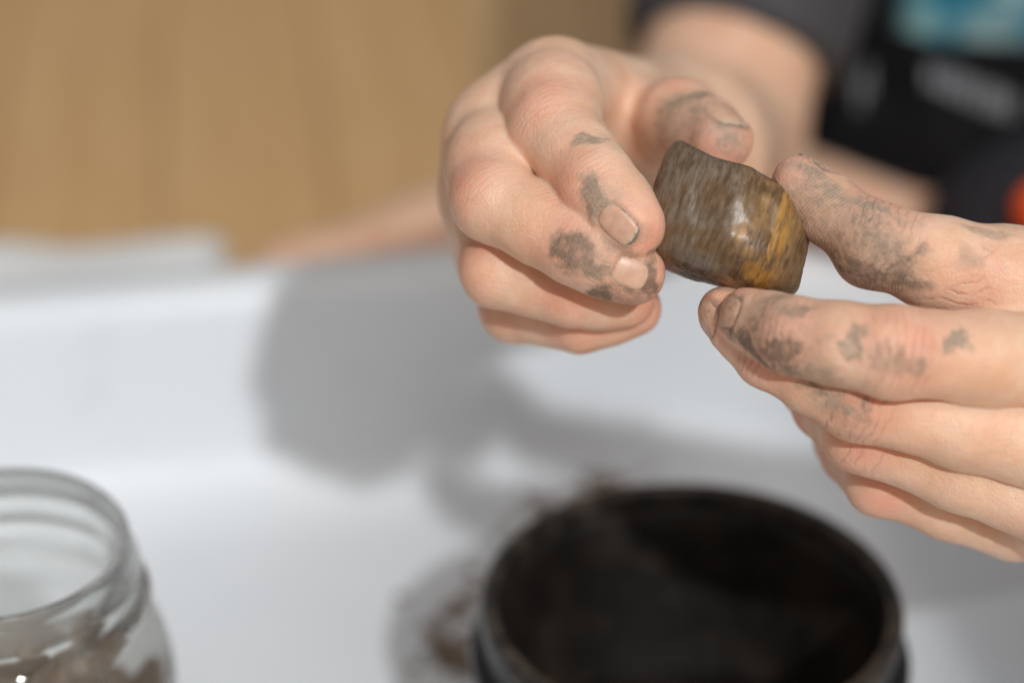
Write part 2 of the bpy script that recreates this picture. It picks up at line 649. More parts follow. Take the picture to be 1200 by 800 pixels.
def build_tray():
    HX, HY = 0.205, 0.235
    prof = [(0.000, 0.0540), (0.000, 0.0590), (0.0008, 0.0612), (0.0025, 0.0622), (0.010, 0.0622), (0.0135, 0.0614), (0.0160, 0.0590), (0.0180, 0.0530), (0.0215, 0.0380)]
    R = 0.026
    x0, z0 = 0.0250, 0.0250
    for k in range(1, 9):
        a = k / 8 * math.radians(80)
        prof.append((x0 + R * (1 - math.cos(a)) * 1.0, z0 - (R - 0.0015) * math.sin(a)))
    prof.append((x0 + R + 0.006, 0.0004))
    top = len(prof)
    und = [(x0 + R + 0.006, -0.0024), (x0 + R * 0.55, -0.0020), (x0 + 0.005, 0.0055), (0.0235, 0.018), (0.0200, 0.033), (0.0155, 0.053), (0.0135, 0.0585), (0.0100, 0.0598), (0.0024, 0.0598), (0.0018, 0.0540)]
    loops = [rr_loop(HX - o, HY - o, 0.085 - min(o, 0.03), z) for o, z in prof]
    loops2 = [rr_loop(HX - o, HY - o, 0.085 - min(o, 0.03), z) for o, z in und]
    V, Q = [], []
    m = len(loops[0])
    for lp in loops + loops2:
        V += lp
    tot = len(loops) + len(loops2)
    for a in range(tot):
        b = (a + 1) % tot
        if a == top - 1:
            continue
        for i in range(m):
            j = (i + 1) % m
            Q.append((a * m + i, a * m + j, b * m + j, b * m + i))
    Q.append([(top - 1) * m + i for i in range(m)])
    Q.append([top * m + i for i in range(m)][::-1])
    o = mesh_obj('plastic_tray', V, Q, WHITE)
    th = math.radians(10)
    back_mid = np.array([-0.02, 0.626])
    ny = np.array([-math.sin(th), math.cos(th)])
    tx = np.array([math.cos(th), math.sin(th)])
    c = back_mid - ny * HY - tx * 0.068
    o.location = (c[0], c[1], 0.0)
    o.rotation_euler = (0, 0, th)
    return o


tray = build_tray()
tag(tray, 'large white plastic tray with raised rim under the jar and black pot', 'tray')

# ---- folded white towel behind the tray
def build_towel():
    WT = NT('white_towel')
    WT.set(Base_Color=WT.mix(WT.noise(60, 4), (0.84, 0.83, 0.82), (0.90, 0.89, 0.88)), Roughness=0.9, Normal=WT.bump(WT.noise(900, 3), 0.5, 0.001))
    root = empty('folded_towel', (-0.203, 0.685, -0.004))
    z = -0.004
    for k in range(3):
        hx, hy, t = 0.105 - 0.003 * k, 0.030 - 0.0015 * k, 0.0085
        n, m = 26, 14
        V, Q = [], []
        for lay in (0, 1):
            for i in range(n + 1):
                for j in range(m + 1):
                    u, v = i / n * 2 - 1, j / m * 2 - 1
                    e = (1 - min(1, max(abs(u) ** 10, abs(v) ** 8)))
                    zz = t / 2 + (t / 2) * (e ** 0.5) * (1 if lay else -1)
                    p = np.array([[u * hx + 0.0, v * hy, k * 0.1]])
                    w = (vnoise(p, 28, 5)[0] - 0.5) * 0.004 * (1 if k else 0.3)
                    V.append((-0.203 + u * hx + 0.004 * k + (vnoise(p, 40, 9)[0] - .5) * 0.006, 0.685 + v * hy + u * 0.006, z + zz + w * (k + 0.2 if lay else k)))
        W = (n + 1) * (m + 1)
        for i in range(n):
            for j in range(m):
                a = i * (m + 1) + j
                b = a + m + 1
                Q.append((W + a, W + b, W + b + 1, W + a + 1))
                Q.append((a, a + 1, b + 1, b))
        ring = [i * (m + 1) for i in range(n + 1)] + [n * (m + 1) + j for j in range(1, m + 1)] + [i * (m + 1) + m for i in range(n - 1, -1, -1)] + [j for j in range(m - 1, 0, -1)]
        for q in range(len(ring)):
            a, b = ring[q], ring[(q + 1) % len(ring)]
            Q.append((a, b, W + b, W + a))
        mesh_obj('fold', V, Q, WT.m, root)
        z += t * 0.93
    tag(root, 'folded white towel lying on the wooden floor behind the tray', 'towel')


build_towel()

# ================================================================== POT
def build_pot():
    c = P(810, 700, 0.54)
    ztop = c[2]
    root = empty('black_pot', (c[0], c[1], 0.0005))
    BL = NT('black_plastic')
    nz = BL.noise(90, 5)
    BL.set(Base_Color=BL.mix(BL.ramp(nz, 0.5, 0.75), (0.010, 0.010, 0.011), (0.045, 0.035, 0.028)), Roughness=BL.ramp(BL.noise(60, 4), 0.3, 0.7, 0.22, 0.42), Normal=BL.bump(BL.noise(300, 3), 0.12, 0.001))
    MI = NT('muddy_inside')
    nz = MI.noise(45, 6, 0.65)
    MI.set(Base_Color=MI.mix(MI.ramp(nz, 0.4, 0.7), (0.007, 0.005, 0.004), (0.034, 0.023, 0.016)), Roughness=0.5, Normal=MI.bump(MI.noise(150, 5), 0.4, 0.002))
    Rr = 0.0452
    zt = ztop - 0.0005
    outer = [(0.0, 0.0), (0.034, 0.0), (0.0375, 0.001), (0.039, 0.003), (0.0465, zt - 0.020), (0.0475, zt - 0.0155), (0.0478, zt - 0.0150)]
    V, Q = lathe(outer, 128)
    V += [c[0], c[1], 0.0007]
    mesh_obj('wall', V, Q, BL.m, root)
    inner = [(0.0468, zt - 0.0152), (0.0440, zt - 0.0040), (0.0430, zt - 0.0060), (0.0420, zt - 0.012), (0.0350, 0.008), (0.033, 0.005), (0.0, 0.0045)]
    V, Q = lathe(inner, 128, lambda a, j: (0.0005 * math.sin(5 * a + j) if j > 2 else 0, 0))
    V += [c[0], c[1], 0.0007]
    mesh_obj('inside', V, Q, MI.m, root)
    # rolled lip and the wider bead below it
    def ring(name, R, z, rx, rzz, mat, sq=2.0):
        prof = []
        for i in range(17):
            a = 2 * math.pi * i / 16
            cx, sx = math.cos(a), math.sin(a)
            prof.append((R + rx * math.copysign(abs(cx) ** (2 / sq), cx), z + rzz * math.copysign(abs(sx) ** (2 / sq), sx)))
        V, Q = lathe(prof, 128)
        V += [c[0], c[1], 0.0007]
        return mesh_obj(name, V, Q, mat, root)
    LP = NT('muddy_lip')
    LP.set(Base_Color=LP.mix(LP.ramp(LP.noise(120, 5, 0.65), 0.38, 0.66), (0.014, 0.012, 0.010), (0.060, 0.047, 0.036)), Roughness=0.3, Normal=LP.bump(LP.noise(300, 4), 0.3, 0.001))
    ring('lip', Rr, zt - 0.003, 0.0022, 0.0033, LP.m, 2.6)
    ring('neck', 0.0450, zt - 0.0105, 0.0016, 0.0052, BL.m, 4)
    ring('bead', 0.0472, zt - 0.0150, 0.0026, 0.0024, BL.m, 2.4)
    # muddy water
    MW = NT('muddy_water')
    MW.set(Base_Color=MW.mix(MW.ramp(MW.noise(40, 5), 0.4, 0.7), (0.008, 0.006, 0.005), (0.022, 0.016, 0.012)), Roughness=0.10, Normal=MW.bump(MW.noise(60, 2), 0.2, 0.003))
    V, Q = [], []
    n, m = 64, 8
    V.append((0, 0, 0.024))
    for j in range(1, m + 1):
        for i in range(n):
            a = 2 * math.pi * i / n
            r = 0.0378 * j / m
            V.append((r * math.cos(a), r * math.sin(a), 0.024 + 0.0006 * math.sin(7 * r * 100 + a * 2)))
    for i in range(n):
        Q.append((0, 1 + i, 1 + (i + 1) % n))
    for j in range(m - 1):
        for i in range(n):
            a, b = 1 + j * n + i, 1 + j * n + (i + 1) % n
            Q.append((a, a + n, b + n, b))
    V = np.array(V) + [c[0], c[1], 0]
    mesh_obj('muddy_water', V, Q, MW.m, root)
    tag(root, 'round black plastic pot with muddy inside standing in the tray', 'pot')


build_pot()

# ================================================================== JAR
def build_jar():
    c = P(-8, 636, 0.50)
    zt = c[2]
    root = empty('glass_jar', (c[0], c[1], 0.0005))
    G = NT('jar_glass')
    G.set(Base_Color=(0.965, 0.975, 0.955), Roughness=0.03, IOR=1.47)
    G.b.inputs['Transmission Weight'].default_value = 1.0
    tr = G.n('ShaderNodeBsdfTransparent')
    tr.inputs['Color'].default_value = (0.97, 0.975, 0.96, 1)
    mx = G.n('ShaderNodeMixShader')
    mx.inputs[0].default_value = 0.80
    G.l(tr.outputs[0], mx.inputs[1])
    G.l(G.b.outputs[0], mx.inputs[2])
    G.l(mx.outputs[0], G.out.inputs['Surface'])
    ro = 0.0282
    outer = [(0.0, 0.0), (0.030, 0.0), (0.0335, 0.002), (0.0350, 0.006), (0.0352, zt - 0.038), (0.0348, zt - 0.032), (0.0330, zt - 0.0255), (0.0308, zt - 0.0215), (0.0297, zt - 0.0195),
             (0.0296, zt - 0.018), (0.0312, zt - 0.0168), (0.0316, zt - 0.0155), (0.0310, zt - 0.0142), (0.0290, zt - 0.0130), (0.0286, zt - 0.0105), (0.0297, zt - 0.0093), (0.0299, zt - 0.0082), (0.0294, zt - 0.0072), (0.0284, zt - 0.0062),
             (0.0282, zt - 0.003), (0.0280, zt - 0.0010), (0.0274, zt), (0.0268, zt - 0.0002), (0.0263, zt - 0.0010)]
    inner = [(0.0261, zt - 0.003), (0.0262, zt - 0.018), (0.0270, zt - 0.0205), (0.0300, zt - 0.0245), (0.0324, zt - 0.0295), (0.0332, zt - 0.035), (0.0334, 0.010), (0.0315, 0.006), (0.028, 0.0042), (0.0, 0.004)]
    V, Q = lathe(outer + inner, 128)
    V += [c[0], c[1], 0.0007]
    mesh_obj('glass_wall', V, Q, G.m, root)
    # wet brown mud inside, smeared up the wall
    M = NT('jar_mud')
    M.set(Base_Color=M.mix(M.ramp(M.noise(70, 6, 0.65), 0.35, 0.7), (0.17, 0.115, 0.080), (0.38, 0.285, 0.215)), Roughness=0.45, Normal=M.bump(M.noise(180, 5), 0.7, 0.003))
    lvl = zt - 0.050
    prof = [(0.0, 0.0048), (0.027, 0.005), (0.0314, 0.008), (0.0330, 0.012), (0.0330, lvl - 0.006), (0.0329, lvl), (0.030, lvl + 0.001), (0.024, lvl - 0.003), (0.012, lvl - 0.007), (0.0, lvl - 0.008)]
    def wob(a, j):
        if j in (5, 6):
            return (0, 0.0055 * math.sin(a * 2 + 1.0) + 0.003 * math.sin(a * 5) + 0.002 * math.sin(a * 11 + 2))
        if j in (7, 8):
            return (0, 0.003 * math.sin(a * 3 + j))
        return (0, 0)
    V, Q = lathe(prof, 128, wob)
    V += [c[0], c[1], 0.0007]
    mesh_obj('mud_filling', V, Q, M.m, root)
    # blobs of mud stuck on the inside of the neck
    for k, (a, z, r) in enumerate(((-0.62, -0.012, 0.0030), (-0.85, -0.015, 0.0022), (-1.15, -0.013, 0.0022), (-1.35, -0.014, 0.0026), (-1.02, -0.019, 0.0030), (-0.45, -0.0185, 0.0026), (-1.6, -0.016, 0.0024), (-1.75, -0.017, 0.003), (-0.7, -0.0205, 0.003))):
        R = 0.0259 if z > -0.018 else 0.0268
        fx = Field((-0.006,) * 3, (0.006,) * 3, 0.0008)
        fx.cone((-r * .7, 0, 0), (r * .8, r * .3, 0.0), r * 0.75, r * 0.45, sq=((0, 0, 1), 0.36))
        fx.cone((0, 0, 0), (-r * .2, -r * 1.1, 0.0), r * 0.5, r * 0.35, sq=((0, 0, 1), 0.36))
        V, Q, N = fx.mesh()
        V = V + N * ((fbm(V, 500, k) - 0.5) * 0.0012)[:, None]
        Vn = np.zeros_like(V)
        aa = a + V[:, 0] / R
        rr = R - 0.0004 - np.clip(V[:, 2] + r * 0.36, 0, 1)
        Vn[:, 0] = c[0] + rr * np.cos(aa)
        Vn[:, 1] = c[1] + rr * np.sin(aa)
        Vn[:, 2] = zt + z + V[:, 1]
        mesh_obj('mud_smear', Vn, Q[:, ::-1].copy(), M.m, root)
    tag(root, 'clear glass screw top jar with brown mud inside standing in the tray', 'jar')
    return root


build_jar()

# ================================================================== MUD CRUMBS in the tray
MUDM = simple('wet_mud', (0.20, 0.135, 0.09), 0.5, 0.35, 200, 0.6, 700)
spots = [(540, 712, .0050, 'beside the black pot, largest of the crumbs'), (532, 768, .0056, 'low beside the black pot wall'), (512, 740, .0032, 'flat and small beside the pot'),
         (632, 596, .0042, 'behind the black pot under the shadow'), (700, 566, .0050, 'at the foot of the tray wall'), (765, 556, .0042, 'beside another at the tray wall'), (668, 580, .0026, 'tiny, behind the black pot'), (560, 690, .0028, 'tiny, close to the pot lip')]
TINY = 'brown mud speck scattered on the white tray round the black pot'
for px, py, r in ((548, 742, .0026), (520, 722, .0018), (505, 762, .0020), (545, 786, .0024), (498, 735, .0012), (556, 668, .0016), (600, 612, .0020), (650, 604, .0024), (690, 584, .0018), (725, 570, .0026), (745, 562, .0016), (800, 560, .0022), (835, 562, .0014), (610, 582, .0014), (470, 700, .0010), (486, 780, .0013), (585, 632, .0012)):
    spots.append((px, py, r, None))
for k, (px, py, r, why) in enumerate(spots):
    p = on_z(px, py, 0.001)
    f = Field((-0.011, -0.011, -0.003), (0.011, 0.011, 0.009), 0.0008)
    rs = np.random.RandomState(k + 3)
    for q in range(5):
        a, b = rs.uniform(-1, 1, 2) * r * 0.55
        f.cone((a, b, 0.0005), (a + rs.uniform(-1, 1) * r * .5, b + rs.uniform(-1, 1) * r * .5, 0.0008), r * rs.uniform(0.35, 0.6), r * rs.uniform(0.3, 0.5), 0.0015)
    V, Q, N = f.mesh()
    V = V + N * ((fbm(V, 420, k) - 0.5) * 0.0022)[:, None]
    V[:, 2] = np.maximum(V[:, 2], -0.0004) * 0.8
    zf = 0.0005
    if py < 600:
        zf = 0.0012
    o = mesh_obj('mud_crumb', V, Q, MUDM)
    o.location = (p[0], p[1], zf)
    tag(o, ('brown mud crumb on the tray floor, ' + why) if why else TINY, 'mud', 'mud crumbs in the tray')

# ================================================================== STONE
SC = P(855, 255, 0.45)
a2 = math.radians(-20)
STONE_AXES = (nrm(math.cos(a2) * CR + math.sin(a2) * CU), nrm(-math.sin(a2) * CR + math.cos(a2) * CU))


def build_stone():
    f = Field((-0.021,) * 3, (0.021,) * 3, 0.0004)
    X = f.ax[0][:, None, None]
    Y = f.ax[1][None, :, None]
    Z = f.ax[2][None, None, :]
    # local frame: right, up, towards the camera
    planes = [((.46, .89, .05), 9.3), ((.36, .92, -.2), 11.2), ((.967, -.25, .0), 14.9), ((.80, -.10, .60), 14.2), ((-.16, -.99, .05), 12.9), ((-.43, -.9, .15), 12.0), ((-.99, .117, -.1), 14.3), ((-.84, .54, .0), 15.9),
              ((-.40, .10, .91), 10.3), ((.34, .16, .925), 9.6), ((-.12, -.70, .70), 12.4), ((-.3, .55, .78), 11.8), ((0.1, 0.0, -1), 11.0), ((-.6, .2, -.77), 12.5), ((.6, .4, -.7), 12.5), ((.1, -.7, -.7), 12.8), ((.45, .6, .66), 11.6)]
    F = np.full(f.n, -1.0, np.float32)
    k = 0.0036
    for n, o in planes:
        n = nrm(n)
        d = (X * n[0] + Y * n[1] + Z * n[2] - o / 1000.0).astype(np.float32)
        hh = np.maximum(k - np.abs(F - d), 0) / k
        F = np.maximum(F, d) + hh * hh * (k / 4)
    f.F = F - np.float32(0.0007)
    # a worn hollow below the top corner
    f.cone((-0.0035, 0.0125, 0.0125), (-0.0070, 0.0030, 0.0150), 0.0042, 0.0050, 0.004, op='cut')
    f.cone((0.0005, 0.0190, -0.016), (0.0005, 0.0190, 0.016), 0.0080, 0.0080, 0.004, op='cut')
    V, Q, N = f.mesh()
    V = V + N * ((fbm(V, 110, 4, 3) - 0.5) * 0.0016 + (fbm(V, 420, 8, 3) - 0.5) * 0.0005)[:, None]
    amb = np.zeros(len(V))
    for (px, py, r) in ((874, 318, 0.0022), (860, 276, 0.0020), (866, 264, 0.0014), (920, 250, .0016)):
        q = np.array([(px - 855) * 0.159e-3, (255 - py) * 0.159e-3])
        dd = np.hypot(V[:, 0] - q[0], V[:, 1] - q[1])
        amb = np.maximum(amb, np.exp(-(dd / r) ** 2) * (V[:, 2] > 0))
    B = np.stack([CR, CU, -CF])
    W = V @ B
    o = mesh_obj('tumbled_stone', W, Q, make_stone_mat(), attrs={'amber': amb})
    o.location = SC
    tag(o, 'wet brown stone with amber streaks held between two muddy hands', 'stone')


build_stone()

# ================================================================== PERSON
person = empty('person', (0.27, 0.84, -0.004))
tag(person, 'person in a black printed shirt sitting on the floor, both muddy hands holding a stone', 'person')


class Hand:
    def __init__(s, lo, hi, h):
        s.f = Field(lo, hi, h)
        s.nails = []
        s.creases = []   # (point, axis, dorsal, width, depth, extent)
        s.mud = []
        s.red = []
        s.pads = []

    def finger(s, J, R, dors, k=0.0030, kj=0.0022, sub=None, pulp=0.35, nail=None, flat=0.93, k0=None):
        """J: base, knuckle, end joint, tip centre; R their radii; dors: direction of the back of the finger"""
        g = s.f.like()
        J = [np.asarray(j, float) for j in J]
        n_seg = len(J) - 1
        for i in range(n_seg):
            a, b = J[i], J[i + 1]
            t = nrm(b - a)
            dn = nrm(dors[i] - t * np.dot(dors[i], t))
            m = (a + b) / 2
            if i < n_seg - 1:
                rm = (R[i] + R[i + 1]) / 2 * 0.955
                kk = k0 if (i == 0 and k0) else k
                g.cone(a, m, R[i], rm, kk)
                g.cone(m, b, rm, R[i + 1], kk)
                # soft pad on the palm side
                g.cone(m - dn * rm * 0.28 - t * R[i] * 0.3, m - dn * rm * 0.28 + t * R[i] * 0.3, rm * 0.86, rm * 0.86, k)
                s.red.append((b + dn * R[i + 1] * 0.8, R[i + 1] * 1.15, 0.72))
            else:
                side = np.cross(t, dn)
                m = a + (b - a) * 0.55
                g.cone(a, m, R[i], R[i + 1] * 1.08, k)
                g.cone(m, b, R[i + 1] * 1.08, R[i + 1], k, sq=(dn, flat))
                g.cone(m - dn * R[i + 1] * pulp * 0.9, b - dn * R[i + 1] * pulp * 0.55, R[i + 1] * 0.93, R[i + 1] * 0.80, k)
                s.red.append((b + t * R[i + 1] * 0.5, R[i + 1] * 1.6, 0.85))
                if nail:
                    s.nails.append(dict(c=b + t * R[i + 1] * nail.get('off', 0.05), t=t, n=nrm(nail.get('n', dn) - t * np.dot(nail.get('n', dn), t)), r=R[i + 1], w=nail['w'], l=nail['l'], mud=nail.get('mud', 0.1), tip=J[-1]))
        s.f.merge(g, kj)
        return g

    def finish(s, pix_mud, seed):
        V, Q, N = s.f.mesh()
        disp = np.zeros(len(V))
        crease = np.zeros(len(V))
        cu = np.zeros(len(V))
        cm = np.zeros(len(V))
        # general softness: faint lumps
        disp += (fbm(V, 130, seed) - 0.5) * 0.0007
        for (c, ax, dn, half, depth, gap, cnt) in s.creases:
            c = np.asarray(c)
            ax = nrm(ax)
            dn = nrm(dn)
            d = V - c
            u = d @ ax
            lat = d - u[:, None] * ax
            r = np.linalg.norm(lat, axis=1)
            md = np.clip((lat @ dn) / (r + 1e-9) * 1.25 + 0.1, 0, 1)
            near = np.exp(-(np.maximum(np.abs(u) - half, 0) / 0.0016) ** 2) * (r < 0.0125)
            cmk = md * near * min(1.0, depth / 0.0003)
            w_ = cmk > cm
            cu = np.where(w_, u / gap, cu)
            cm = np.maximum(cm, cmk)
        nmask = np.zeros(len(V))
        for na in s.nails:
            t, n = na['t'], na['n']
            b = np.cross(t, n)
            d = V - na['c']
            u, v, wv = d @ t, d @ b, d @ n
            hw, hl = na['w'] / 2, na['l'] / 2
            rr = hw * 0.95
            qx = np.abs(u) - hl + rr
            qy = np.abs(v) - hw + rr
            sd = np.hypot(np.maximum(qx, 0), np.maximum(qy, 0)) + np.minimum(np.maximum(qx, qy), 0) - rr
            up = np.clip((wv / na['r'] - 0.05) * 3, 0, 1) * (np.linalg.norm(d, axis=1) < na['r'] * 2.4)
            frontcut = 1 - 0.85 * np.clip((u - hl * 0.55) / (hl * 0.35), 0, 1)
            disp += up * frontcut * 0.00024 * np.exp(-((sd - 0.0009) / 0.0009) ** 2)
            disp -= up * 0.00034 * np.clip(-sd / 0.0005, 0, 1)
            crease = np.maximum(crease, up * (0.22 + 0.50 * np.clip((u / hl - 0.2) / 0.5, 0, 1)) * np.exp(-((sd - 0.0001) / 0.00030) ** 2))
        V0 = V.copy()
        V = V + N * disp[:, None]
        red = np.zeros(len(V))
        for c, r, w in s.red:
            red = np.maximum(red, w * np.exp(-(np.linalg.norm(V - c, axis=1) / r) ** 2 * 1.2))
        # mud: patches lie on the skin where the given point meets it
        mud = np.zeros(len(V))
        warp = np.stack([(fbm(V, 330, 40 + q, 2) - 0.5) * 0.0036 + (vnoise(V, 1100, 50 + q) - 0.5) * 0.0012 for q in range(3)], 1)
        dark = np.zeros(len(V))
        rel = V - C0
        dep = rel @ CF
        vx = 600 + (rel @ CR) / dep / PX
        vy = 400 - (rel @ CU) / dep / PX
        face = (N * (V - C0)).sum(1) < 0
        for (px, py, rx, ry, ang, st, dk) in pix_mud:
            dd = np.hypot(vx - px, vy - py)
            cand = np.where((dd < 6) & face)[0]
            if not len(cand):
                continue
            c = V[cand[np.argmin(dep[cand])]]
            nn = N[cand[np.argmin(dep[cand])]]
            a = math.radians(ang)
            e1 = math.cos(a) * CR + math.sin(a) * CU
            e1 = nrm(e1 - nn * np.dot(e1, nn))
            e2 = np.cross(nn, e1)
            d = V + warp - c
            mpp = PX * 0.45
            m_ = ((d @ e1) / (rx * mpp)) ** 2 + ((d @ e2) / (ry * mpp)) ** 2 + ((d @ nn) / (max(rx, ry) * mpp * 0.8 + 0.002)) ** 2
            m_ = st * np.exp(-m_ ** 1.6 * 0.7)
            dark = np.where(m_ > mud, dk, dark * 1.0)
            mud = np.maximum(mud, m_)
        ridge = np.zeros(len(V))
        pad = np.zeros(len(V))
        for (c, ax, nn, r, bend) in s.pads:
            d = V - np.asarray(c)
            ax = nrm(ax)
            nn = nrm(nn)
            m_ = np.exp(-(np.linalg.norm(d, axis=1) / r) ** 4) * np.clip((N @ nn) * 2.0 + 0.2, 0, 1)
            w = m_ > pad
            sd = np.cross(ax, nn)
            ridge = np.where(w, d @ ax + bend * (d @ sd) ** 2 * 40, ridge)
            pad = np.maximum(pad, m_)
        return V, Q, N, dict(mud=mud, dark=dark, red=red, crease=np.clip(crease, 0, 1), ridge=ridge, pad=pad, cu=cu, cm=cm)

    def make_nails(s):
        for na in s.nails:
            t, n = na['t'], na['n']
            b = np.cross(t, n)
            nu, nv = 18, 16
            uu = np.linspace(-1, 1, nu)
            vv = np.linspace(-1, 1, nv)
            U, W = np.meshgrid(uu, vv, indexing='ij')
            # map square to a rounded outline
            hw, hl = na['w'] / 2, na['l'] / 2
            X = U * np.sqrt(1 - np.where(U > 0, 0.42, 0.40) * W * W)
            Y = W * np.sqrt(1 - np.where(U < 0, 0.40, 0.36) * U * U)
            base = na['c'] + (X.ravel() * hl)[:, None] * t + (Y.ravel() * hw * 1.0)[:, None] * b
            p = base + n * (na['r'] * 1.5)
            hit = np.full(len(p), na['r'] * 1.5)
            alive = np.ones(len(p), bool)
            for _ in range(60):
                fv = s.f.sample(p)
                step = np.where(alive, np.clip(fv, 0, 0.0008) + 0.00004, 0)
                alive &= fv > 0
                p = p - n * step[:, None]
            hgt = (p - base) @ n
            hh = hgt
            ok = np.abs(hh - np.median(hh)) < na['r'] * 0.8
            ux, vx_ = X.ravel(), Y.ravel()
            A = np.stack([np.ones(len(hh)), ux, vx_, ux * ux, vx_ * vx_, ux * vx_], 1)
            co, *_ = np.linalg.lstsq(A[ok], hh[ok], rcond=None)
            co[3] = min(co[3], 0.0)
            hgt = (A @ co).reshape(nu, nv)
            edge = np.maximum(np.abs(U), np.abs(W))
            up = 0.00013 - 0.00058 * np.where((U < 0.6), np.clip((edge - 0.80) / 0.20, 0, 1) ** 1.5, np.clip((np.abs(W) - 0.85) / 0.15, 0, 1)) - 0.00035 * np.clip((U - 0.55) / 0.45, 0, 1) ** 1.5
            top = base + (hgt + up).ravel()[:, None] * n
            bot = top - n * 0.00055
            V = np.concatenate([top, bot])
            Q = []
            M = nu * nv
            for i in range(nu - 1):
                for j in range(nv - 1):
                    a = i * nv + j
                    Q.append((a, a + nv, a + nv + 1, a + 1))
                    Q.append((M + a, M + a + 1, M + a + nv + 1, M + a + nv))
            ringi = [i * nv for i in range(nu)] + [(nu - 1) * nv + j for j in range(1, nv)] + [i * nv + nv - 1 for i in range(nu - 2, -1, -1)] + [j for j in range(nv - 2, 0, -1)]
            for q in range(len(ringi)):
                a, c = ringi[q], ringi[(q + 1) % len(ringi)]
                Q.append((a, c, M + c, M + a)[::-1])
            V = np.array(V)
            tipw = np.tile(np.clip((U.ravel() - 0.78) / 0.12, 0, 1), 2)
            md = np.tile(np.clip(na['mud'] + 0.55 * np.clip((edge.ravel() - 0.82) / 0.18, 0, 1), 0, 1), 2)
            o = mesh_obj('fingernail', V, [q[::-1] for q in Q], NAIL, person, attrs={'tipw': tipw, 'mud': md})


